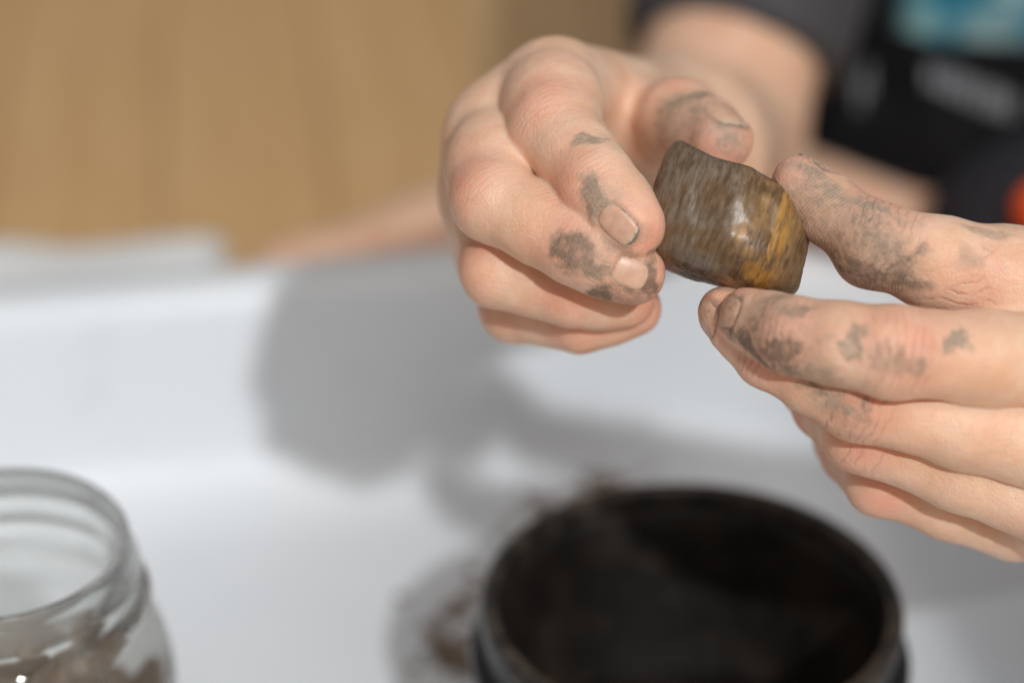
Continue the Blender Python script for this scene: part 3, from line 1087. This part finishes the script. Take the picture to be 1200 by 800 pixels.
# ------------------------------------------------ hand holding the stone from behind (fingers curled to the camera)
def hand_a():
    pts = np.array([P(500, 30, .47), P(900, 30, .44), P(500, 430, .47), P(900, 430, .44), P(500, 30, .58), P(900, 30, .58), P(500, 430, .53), P(900, 250, .58)])
    hd = Hand(pts.min(0) - 0.004, pts.max(0) + 0.004, 0.00058)
    f = hd.f
    wr = P(800, 165, .558)
    mi, mm, mr, mp = P(646, 98, .4775), P(581, 156, .4795), P(575, 232, .4840), P(586, 303, .4940)
    # back of the hand and palm
    for m, r, wofs in ((mi, .0083, (-14, -24)), (mm, .0086, (-16, 0)), (mr, .0082, (-14, 26)), (mp, .0074, (-8, 50))):
        w = P(800 + wofs[0], 165 + wofs[1], .552)
        f.cone(w, m, 0.0125, r, 0.010)
    f.cone(P(700, 190, .525), P(630, 250, .515), .013, .011, .008)
    for q0, q1 in ((mi, mm), (mm, mr), (mr, mp)):
        f.cone(q0 + CF * .005, q1 + CF * .005, .0062, .0062, .010)
    f.cone(wr, P(808, 172, .60), 0.0190, 0.0205, 0.012, sq=(cv(0.3, 1, .3), 0.88))
    # thumb web
    tm = P(742, 152, .512)
    f.cone(P(672, 122, .496), P(735, 140, .508), .0078, .0082, .008)
    f.cone(P(780, 175, .545), tm, .0125, .0098, .008)
    D = cv
    # fingers
    ij = [mi, P(650, 152, .4610), P(700, 215, .4490), P(741, 264, .4438)]
    nI = cv(-.42, -.18, .88)
    hd.finger(ij, [.0082, .0078, .0068, .0057], [cv(-.5, .8, .5), nI, nI], kj=0.0016, k0=.010, nail=dict(w=.0061, l=.0082, n=nI, off=0.05, mud=0.30))
    mj = [mm, P(578, 235, .458), P(678, 290, .4490), P(741, 319, .4475)]
    nM = cv(-.10, -.06, 1)
    hd.finger(mj, [.0082, .0076, .0067, .0058], [cv(-.8, .5, .5), cv(-.3, -.1, .9), nM], kj=0.0009, k0=.009, nail=dict(w=.0061, l=.0072, n=nM, off=0.05, mud=0.30))
    rj = [mr, P(584, 316, .466), P(672, 343, .4625), P(735, 350, .4655)]
    hd.finger(rj, [.0080, .0070, .0062, .0053], [cv(-.8, .2, .5), cv(-.2, -.2, .9), cv(0, 0, 1)], kj=0.0009)
    pj = [mp, P(604, 360, .482), P(681, 374, .4735), P(744, 362, .4730)]
    hd.finger(pj, [.0074, .0066, .0061, .0050], [cv(-.7, -.2, .5), cv(-.2, -.4, .9), cv(0, -.2, 1)], kj=0.0009)
    nT = cv(.35, .80, .45)
    tj = [tm, P(797, 139, .4865), P(844, 163, .4725)]
    hd.finger(tj, [.0096, .0078, .0062], [cv(0, 1, .2), nT], kj=0.004, nail=dict(w=.0088, l=.0095, n=nT, off=0.0, mud=0.25))
    # wrinkles over the joints
    for j, d, half, dep, cnt in ((ij[1], cv(-.3, .3, .9), .0035, .00022, 5), (ij[2], nI, .0025, .00022, 3), (mj[2], nM, .002, .00020, 3), (mj[1], cv(-.5, .1, .8), .0035, .00016, 4), (tj[1], nT, .003, .00025, 4)):
        i = 1
        for Jl in (ij, mj, tj):
            for q in range(1, len(Jl) - 1):
                if Jl[q] is j:
                    ax = nrm(nrm(Jl[q + 1] - Jl[q]) + nrm(Jl[q] - Jl[q - 1]))
        hd.creases.append((j, ax, d, half, dep * 0.55, .0011, cnt))
    mud = [(810, 130, 66, 44, -15, 0.42, 0.3), (735, 362, 60, 26, 0, 0.30, 0.5), (690, 305, 50, 30, -25, 0.32, 0.4), (705, 245, 30, 36, 0, 0.30, 0.2), (735, 350, 40, 30, 0, 0.4, 0.7), (683, 162, 22, 8, 8, 0.95, 0.0), (688, 226, 13, 24, 20, 0.98, 0.25), (703, 252, 18, 15, -40, 0.9, 0.05), (668, 300, 23, 20, -20, 0.95, 0.75), (690, 318, 30, 12, -22, 0.8, 0.5), (722, 296, 20, 10, -30, 0.55, 0.1),
           (704, 352, 17, 20, 0, 1.0, 1.0), (768, 335, 10, 24, 0, 0.8, 0.9), (770, 318, 9, 24, 0, 0.75, 0.6), (735, 345, 22, 9, -12, 0.7, 0.9), (800, 112, 42, 18, -15, 0.72, 0.25), (830, 125, 22, 14, -30, 0.8, 0.1), (775, 130, 26, 30, 0, 0.42, 0.4),
           (858, 160, 20, 26, 50, 0.6, 0.0), (720, 240, 9, 10, 0, 0.35, 0.1), (757, 280, 14, 12, 0, 0.3, 0.2), (540, 205, 8, 5, 0, 0.2, 0.2), (845, 145, 12, 10, 0, 0.75, 0.0), (700, 300, 14, 8, -20, 0.5, 0.4)]
    out = hd.finish(mud, 11)
    hd.make_nails()
    return out


# ------------------------------------------------ hand coming in from the side (thumb on top, backs of the fingers seen)
def hand_b():
    pts = np.array([P(800, 160, .46), P(1470, 160, .42), P(800, 690, .44), P(1470, 690, .42), P(800, 160, .51), P(1470, 160, .52), P(800, 690, .52), P(1470, 690, .52)])
    hd = Hand(pts.min(0) - 0.003, pts.max(0) + 0.003, 0.00055)
    f = hd.f
    wr = P(1440, 500, .492)
    mi, mm, mr, mp = P(1262, 425, .4400), P(1262, 530, .4440), P(1248, 595, .452), P(1188, 616, .4655)
    for m, r, wo in ((mi, .0092, (-10, -34)), (mm, .0095, (-6, -8)), (mr, .0090, (-8, 20)), (mp, .0068, (-14, 44))):
        f.cone(P(1440 + wo[0], 500 + wo[1], .488), m, 0.0125, r, 0.009)
    f.cone(P(1330, 500, .470), P(1260, 540, .468), .013, .011, .008)
    f.cone(wr, P(1560, 500, .56), .0195, .022, .012, sq=(-CF, 0.8))
    tm = P(1185, 326, .4475)
    f.cone(P(1370, 440, .475), tm, .0130, .0092, .007)
    # web between thumb and index
    f.cone(P(1205, 385, .4515), P(1300, 410, .455), .0058, .0100, .008)
    f.cone(P(1118, 348, .4490), P(1250, 378, .4480), .0038, .0105, .006)
    ij = [mi, P(1046, 412, .4285), P(926, 392, .4325), P(876, 372, .4415)]
    nI = cv(-.55, .12, .80)
    hd.finger(ij, [.0090, .0080, .0067, .0052], [cv(0, .2, 1), cv(0, .15, 1), nI], kj=0.0014, nail=dict(w=.0068, l=.0084, n=nI, off=0.1, mud=0.42), pulp=0.30)
    mj = [mm, P(1006, 468, .4395), P(901, 414, .4430), P(848, 368, .4500)]
    nM = cv(-.85, -.10, .45)
    hd.finger(mj, [.0090, .0071, .0060, .0048], [cv(-.1, -.2, 1), cv(-.3, -.5, .8), nM], kj=0.0006, nail=dict(w=.0068, l=.0078, n=nM, off=0.0, mud=0.40))
    rj = [mr, P(1008, 508, .4500), P(968, 476, .4700), P(940, 440, .4840)]
    hd.finger(rj, [.0086, .0068, .0062, .0052], [cv(-.1, -.3, 1), cv(-1, -.3, .3), cv(-1, -.2, 0)], kj=0.0006)
    pj = [mp, P(1030, 564, .4625), P(1000, 535, .4800), P(975, 500, .4920)]
    hd.finger(pj, [.0068, .0061, .0054, .0048], [cv(-.1, -.5, 1), cv(-1, -.4, .3), cv(-1, -.2, 0)], kj=0.0006)
    nT = cv(.55, .80, -.12)
    tj = [tm, P(1024, 287, .4430), P(940, 213, .4485)]
    g = hd.finger(tj, [.0090, .0075, .0052], [cv(.2, 1, .2), nT], kj=0.0035, nail=dict(w=.0086, l=.0100, n=nT, off=-0.2, mud=0.45), pulp=0.42)
    axI = nrm(ij[2] - ij[1])
    for (c, ax, d, half, dep, gap, cnt) in (
            (ij[1], nrm(ij[2] - ij[0]), cv(0, -.1, 1), .0045, .00024, .0018, 5), (ij[2], nrm(ij[3] - ij[1]), cv(-.2, -.1, 1), .0030, .00026, .0014, 4),
            (mj[1], nrm(mj[2] - mj[0]), cv(-.2, -.4, 1), .0040, .00034, .0019, 4), (mj[2], nrm(mj[3] - mj[1]), cv(-.4, -.4, .8), .0025, .00030, .0014, 3),
            (rj[1], nrm(rj[1] - rj[0]), cv(-.3, -.2, 1), .0030, .00026, .0022, 3), (tj[1], nrm(tj[2] - tj[0]), cv(.15, 1, .25), .0042, .00042, .0015, 5),
            (tj[1] + (tj[0] - tj[1]) * .12, nrm(tj[2] - tj[0]), cv(-.1, -.6, .9), .0035, .00022, .0017, 4),
            (P(1120, 345, .45), cv(0, 1, 0), cv(0, 0, 1), .008, .0003, .0020, 3)):
        hd.creases.append((c, ax, d, half, dep, gap, cnt))
    hd.pads = [((tj[1] + tj[2]) / 2, nrm(tj[2] - tj[1]), cv(-.6, -.5, .7), .0095, 1.0), (tj[1] + (tj[0] - tj[1]) * 0.22, nrm(tj[2] - tj[0]), cv(-.2, -.5, .9), .008, 1.0)]
    hd.red.append((P(1140, 325, .442), .007, .6))
    hd.red.append((P(1130, 345, .448), .006, .8))
    mud = [(985, 265, 100, 52, -40, 0.42, 0.45), (960, 225, 56, 30, -40, 0.48, 0.4), (900, 395, 80, 60, 0, 0.34, 0.5), (880, 385, 52, 46, 0, 0.40, 0.6), (1020, 305, 64, 34, -25, 0.46, 0.5), (925, 428, 70, 30, -30, 0.50, 0.7), (1080, 425, 50, 24, 0, 0.20, 0.4), (975, 475, 50, 22, -25, 0.34, 0.4), (1000, 330, 70, 16, -18, 0.55, 0.8), (945, 196, 24, 12, -40, 0.75, 0.15), (985, 222, 34, 13, -36, 0.85, 0.1), (1015, 236, 16, 10, -20, 0.9, 0.0), (1032, 240, 9, 8, 0, 0.9, 0.0), (1010, 255, 26, 20, 0, 0.6, 0.2), (1030, 290, 40, 24, -30, 0.66, 0.4), (1052, 318, 20, 17, 0, 0.95, 0.75),
           (1000, 300, 30, 24, -30, 0.5, 0.5), (965, 275, 26, 26, -40, 0.42, 0.6), (1010, 322, 40, 10, -20, 0.7, 0.85), (1062, 335, 26, 8, -10, 0.75, 0.8), (930, 205, 14, 20, 0, 0.4, 0.3), (1140, 300, 14, 14, 0, 0.36, 0.5), (1080, 298, 8, 6, 0, 0.6, 0.4), (945, 250, 14, 40, -40, 0.4, 0.7),
           (1125, 400, 15, 13, 20, 1.0, 0.05), (1136, 398, 12, 10, 0, 0.6, 0.0), (888, 362, 14, 12, 0, 0.6, 0.3), (900, 350, 30, 12, -12, 0.55, 0.3), (932, 357, 24, 8, -10, 0.75, 0.4), (880, 380, 10, 22, 10, 0.6, 0.6), (905, 385, 16, 12, 0, 0.45, 0.3), (940, 380, 14, 12, 0, 0.4, 0.2),
           (905, 415, 22, 17, -25, 0.95, 0.95), (870, 402, 16, 22, 30, 0.85, 0.9), (922, 418, 13, 20, 0, 0.9, 0.85), (885, 425, 26, 16, -40, 0.8, 0.9), (920, 440, 22, 12, -30, 0.72, 0.8), (850, 390, 14, 18, 40, 0.7, 0.7), (835, 365, 14, 20, 30, 0.5, 0.7),
           (1000, 398, 7, 22, 10, 0.75, 0.3), (990, 415, 12, 9, 0, 0.85, 0.0), (1005, 385, 14, 6, 0, 0.5, 0.4), (1030, 420, 20, 20, 0, 0.34, 0.5), (1075, 435, 22, 14, 0, 0.46, 0.6), (1055, 425, 8, 18, 0, 0.5, 0.6), (960, 400, 26, 8, 30, 0.35, 0.3),
           (968, 463, 12, 9, 0, 0.9, 0.0), (978, 478, 14, 7, -20, 0.8, 0.1), (950, 455, 20, 10, -25, 0.6, 0.6), (1000, 490, 24, 6, -28, 0.6, 0.2), (1010, 480, 7, 12, 0, 0.6, 0.5), (930, 446, 14, 12, 0, 0.6, 0.7), (1000, 515, 18, 14, 0, 0.3, 0.5), (1160, 268, 30, 8, -10, 0.5, 0.2), (1040, 245, 40, 10, -12, 0.5, 0.1)]
    out = hd.finish(mud, 23)
    hd.make_nails()
    return out


# ------------------------------------------------ rest of the body
SH_A, SH_B = np.array([0.155, 0.905, 0.335]), np.array([0.385, 0.905, 0.375])
EL_A = P(826, 188, .712)
EL_B = np.array([0.330, 0.640, 0.150])


def body_field(grow=0.0, clothes=None):
    f = Field((-0.16, 0.38, -0.01), (0.50, 1.10, 0.74), 0.0042)
    def c(a, b, ra, rb, k=0.02, sq=None):
        f.cone(a, b, ra, rb, k, sq)
    X = np.array([1, 0, 0])
    Yv = np.array([0, 1.0, 0])
    if clothes is None:
        c((.27, .87, .11), (.27, .875, .22), .085, .080, .03, (Yv, .8))
        c((.27, .875, .22), (.27, .905, .33), .080, .088, .03, (Yv, .75))
        c((.205, .905, .350), (.335, .905, .355), .045, .045, .03)
        c((.27, .895, .38), (.27, .860, .445), .034, .032, .02)
        # head bent forward over the hands
        c((.27, .860, .545), (.27, .825, .53), .080, .076, .03, (X, .86))
        c((.27, .795, .475), (.27, .805, .50), .040, .055, .03)
        c((.27, .743, .505), (.27, .755, .525), .010, .007, .012)
        for sx in (-1, 1):
            c((.27 + sx * .070, .850, .505), (.27 + sx * .074, .860, .53), .012, .015, .006, (X, .5))
            c((.27 + sx * .03, .757, .54), (.27 + sx * .045, .765, .54), .012, .010, .01)
        # arms
        c(SH_A, EL_A, .030, .0262, .02)
        c(EL_A, P(806, 170, .575), .0265, .0195, .012)
        c(SH_B, EL_B, .040, .030, .02)
        c(EL_B, P(1560, 500, .56), .028, .0218, .012)
        # legs: folded in front
        c((.165, .875, .065), (.130, .79, .040), .055, .038, .02)
        c((.130, .79, .034), (.085, .735, .032), .030, .026, .02)
        c((.085, .735, .032), P(600, 322, .765), .027, .026, .02)
        c(P(600, 322, .765), P(520, 324, .750), .028, .025, .02)
        c(P(520, 324, .750), P(340, 330, .742), .025, .0135, .012)
        c((.275, .875, .075), (.365, .80, .062), .060, .052, .02)
        c((.365, .80, .062), (.37, .755, .05), .050, .042, .02)
        c((.37, .755, .045), (.25, .725, .030), .040, .022, .02)
        c((.25, .725, .030), P(1090, 285, .755), .022, .014, .008)
        c(P(1090, 285, .755), P(930, 222, .775), .014, .014, .006)
    return f


def build_body():
    Va, Qa, Na, Aa = hand_a()
    Vb, Qb, Nb, Ab = hand_b()
    f = body_field()
    Vc, Qc, Nc = f.mesh()
    zc = len(Vc)
    red = 0.25 * np.clip(fbm(Vc, 25, 3) * 2 - 0.6, 0, 1)
    V = np.concatenate([Va, Vb, Vc])
    Q = np.concatenate([Qa, Qb + len(Va), Qc + len(Va) + len(Vb)])
    at = {k: np.concatenate([Aa[k], Ab[k], red if k == 'red' else np.zeros(zc)]) for k in Aa}
    mesh_obj('body', V, Q, SKIN, person, attrs=at)


build_body()


# ------------------------------------------------ clothes
def make_shirt_mat():
    t = NT('shirt_cloth')
    co = t.coord()
    sp = t.n('ShaderNodeSeparateXYZ')
    t.l(co, sp.inputs[0])
    x, y, z = sp.outputs
    nz = t.noise(16, 4, 0.6, dist=0.6)
    nz2 = t.noise(28, 4, 0.6, dist=0.8)
    region = t.math('MULTIPLY', t.ramp(t.math('ADD', x, t.math('MULTIPLY', nz, 0.02)), 0.132, 0.142), t.ramp(t.math('ADD', z, t.math('MULTIPLY', nz2, 0.03)), 0.083, 0.092))
    region = t.math('MULTIPLY', region, t.ramp(y, 0.82, 0.80))
    region = t.math('MULTIPLY', region, t.ramp(t.math('ADD', x, 0.0), 0.30, 0.29))
    region = t.math('MULTIPLY', region, t.ramp(z, 0.27, 0.25))
    teal = t.mix(t.ramp(nz2, 0.40, 0.56), (0.012, 0.155, 0.24), (0.24, 0.42, 0.42))
    teal = t.mix(t.ramp(nz, 0.50, 0.62), teal, (0.46, 0.55, 0.52))
    c = t.mix(region, (0.014, 0.013, 0.015), teal)
    t.set(Base_Color=c, Roughness=0.9, Normal=t.bump(t.noise(1200, 2), 0.3, 0.0006))
    t.b.inputs['Specular IOR Level'].default_value = 0.12
    return t.m


SHIRT = make_shirt_mat()
SLEEVE = simple('sleeve_cloth', (0.060, 0.058, 0.064), 0.9, 0.12, 40, 0.3, 1200)
SHORTS = simple('shorts_cloth', (0.007, 0.006, 0.007), 0.85, 0.3, 30, 0.3, 900, 0.12)
PRINT = simple('grey_print', (0.17, 0.17, 0.18), 0.7, 0.3, 120, 0.1, 500)


def cloth_obj(name, f, mat, amp, parent=person, seed=3, sc=22):
    V, Q, N = f.mesh()
    st = V * np.array([1.0, 1.0, 0.45])
    V = V + N * ((fbm(st, sc, seed, 3) - 0.5) * amp)[:, None]
    return mesh_obj(name, V, Q, mat, parent)


def build_clothes():
    Yv = np.array([0, 1.0, 0])
    f = Field((0.02, 0.60, -0.005), (0.49, 1.02, 0.45), 0.0042)
    f.cone((.27, .865, .10), (.27, .875, .22), .112, .098, .03, (Yv, .95))
    f.cone((.27, .875, .22), (.27, .905, .34), .098, .100, .03, (Yv, .82))
    f.cone((.205, .905, .357), (.335, .905, .362), .052, .052, .03)
    f.cone((.27, .905, .40), (.27, .89, .43), .042, .040, .01)
    f.cone((.27, .89, .42), (.27, .85, .47), .036, .036, .005, op='cut')
    # the front hangs forward into the lap
    f.cone((.140, .792, .082), (.330, .795, .090), .050, .050, .03)
    shirt = cloth_obj('shirt', f, SHIRT, 0.018)
    # sleeves
    for sh, el, t0, t1 in ((SH_A, EL_A, 0.0, 0.908), (SH_B, EL_B, 0.0, 0.62)):
        f = Field(np.minimum(sh, el) - 0.11, np.maximum(sh, el) + 0.11, 0.0036)
        e = sh + (el - sh) * t1
        ax = nrm(el - sh)
        f.cone(sh, e + ax * 0.05, .042, .0330 if t1 > 0.7 else .044, .01)
        pl = (f.ax[0][:, None, None] - e[0]) * ax[0] + (f.ax[1][None, :, None] - e[1]) * ax[1] + (f.ax[2][None, None, :] - e[2]) * ax[2]
        f.F = np.maximum(f.F, pl.astype(np.float32))
        cloth_obj('sleeve', f, SLEEVE, 0.004, seed=8, sc=30)
    # shorts
    f = Field((0.02, 0.64, -0.008), (0.47, 1.02, 0.20), 0.004)
    f.cone((.22, .885, .085), (.22, .87, .12), .098, .098, .02, (Yv, .9))
    f.cone((.165, .875, .070), (.135, .79, .040), .065, .044, .02)
    f.cone((.135, .79, .040), (.125, .765, .036), .044, .042, .02)
    f.cone((.125, .765, .036), (.112, .735, .036), .042, .037, .02)
    f.cone((.275, .875, .080), (.365, .806, .068), .070, .062, .02)
    # loose cloth sagging between the legs
    f.cone((.128, .750, .034), (.320, .750, .034), .038, .036, .02)
    f.cone((.22, .80, .040), (.22, .76, .035), .045, .04, .02)
    sh = cloth_obj('shorts', f, SHORTS, 0.012, seed=14, sc=26)
    # worn grey lettering on the black cloth, too blurred to read
    dg = bpy.context.evaluated_depsgraph_get()
    dg.update()
    rs = random.Random(4)
    def strip(px0, py0, px1, py1, hgt, n, name):
        for k in range(n):
            t = (k + 0.5) / n
            px, py = px0 + (px1 - px0) * t, py0 + (py1 - py0) * t
            w = abs(px1 - px0) / n * 0.36
            V = []
            for (ax, ay) in ((-1, -1), (-0.2, -1), (1, -1), (1, 0.1), (1, 1), (0.3, 1), (-1, 1), (-1, 0.2)):
                v = P(px + ax * w + rs.uniform(-1, 1), py + ay * hgt * rs.uniform(0.75, 1.1), 1.0) - C0
                v = Vector(v).normalized()
                best = None
                for ob in (shirt, sh):
                    mw = ob.matrix_world.inverted()
                    ok, loc, no, fi = ob.ray_cast(mw @ Vector(C0), mw.to_3x3() @ v)
                    if ok:
                        wl = ob.matrix_world @ loc
                        d = (wl - Vector(C0)).length
                        if best is None or d < best[0]:
                            best = (d, wl - v * 0.0022, ob)
                if best:
                    V.append(best[1])
            if len(V) == 8:
                mesh_obj('letter', [tuple(v) for v in V], [(0, 1, 2, 3, 4, 5, 6, 7)], PRINT, best[2])
    bpy.context.view_layer.update()
    strip(1085, 86, 1190, 128, 17, 7, 'letter')
    strip(1002, 120, 1022, 84, 20, 2, 'letter')
    # shoe with orange sole tucked beside the lap
    NAVY = simple('navy_mesh', (0.012, 0.011, 0.016), 0.7, 0.3, 200, 0.3, 1500)
    ORG = simple('orange_rubber', (0.75, 0.085, 0.018), 0.5, 0.1, 60)
    f = Field((0.08, 0.60, -0.01), (0.36, 0.80, 0.12), 0.003)
    a, b = P(1150, 262, .730), P(1290, 262, .730)
    f.cone(a, (a + b) / 2, .016, .024, .01)
    f.cone((a + b) / 2, b, .028, .024, .01)
    so = cloth_obj('shoe', f, NAVY, 0.002)
    f = Field((0.08, 0.60, -0.01), (0.36, 0.80, 0.12), 0.0025)
    f.cone(P(1222, 246, .700), P(1290, 262, .700), .0090, .013, .006)
    cloth_obj('shoe_toe_cap', f, ORG, 0.001, parent=so)
    # hair
    HAIR = simple('hair_brown', (0.055, 0.032, 0.018), 0.55, 0.5, 300, 0.6, 1500)
    f = Field((0.15, 0.68, 0.42), (0.39, 1.0, 0.68), 0.004)
    f.cone((.27, .868, .555), (.27, .835, .552), .088, .080, .02, (np.array([1.0, 0, 0]), .88))
    f.cone((.27, .760, .50), (.27, .780, .46), .075, .08, .01, op='cut')
    V, Q, N = f.mesh()
    V = V + N * ((fbm(V * np.array([1, .5, .3]), 120, 5, 3) - 0.5) * 0.012)[:, None]
    mesh_obj('hair', V, Q, HAIR, person)


build_clothes()
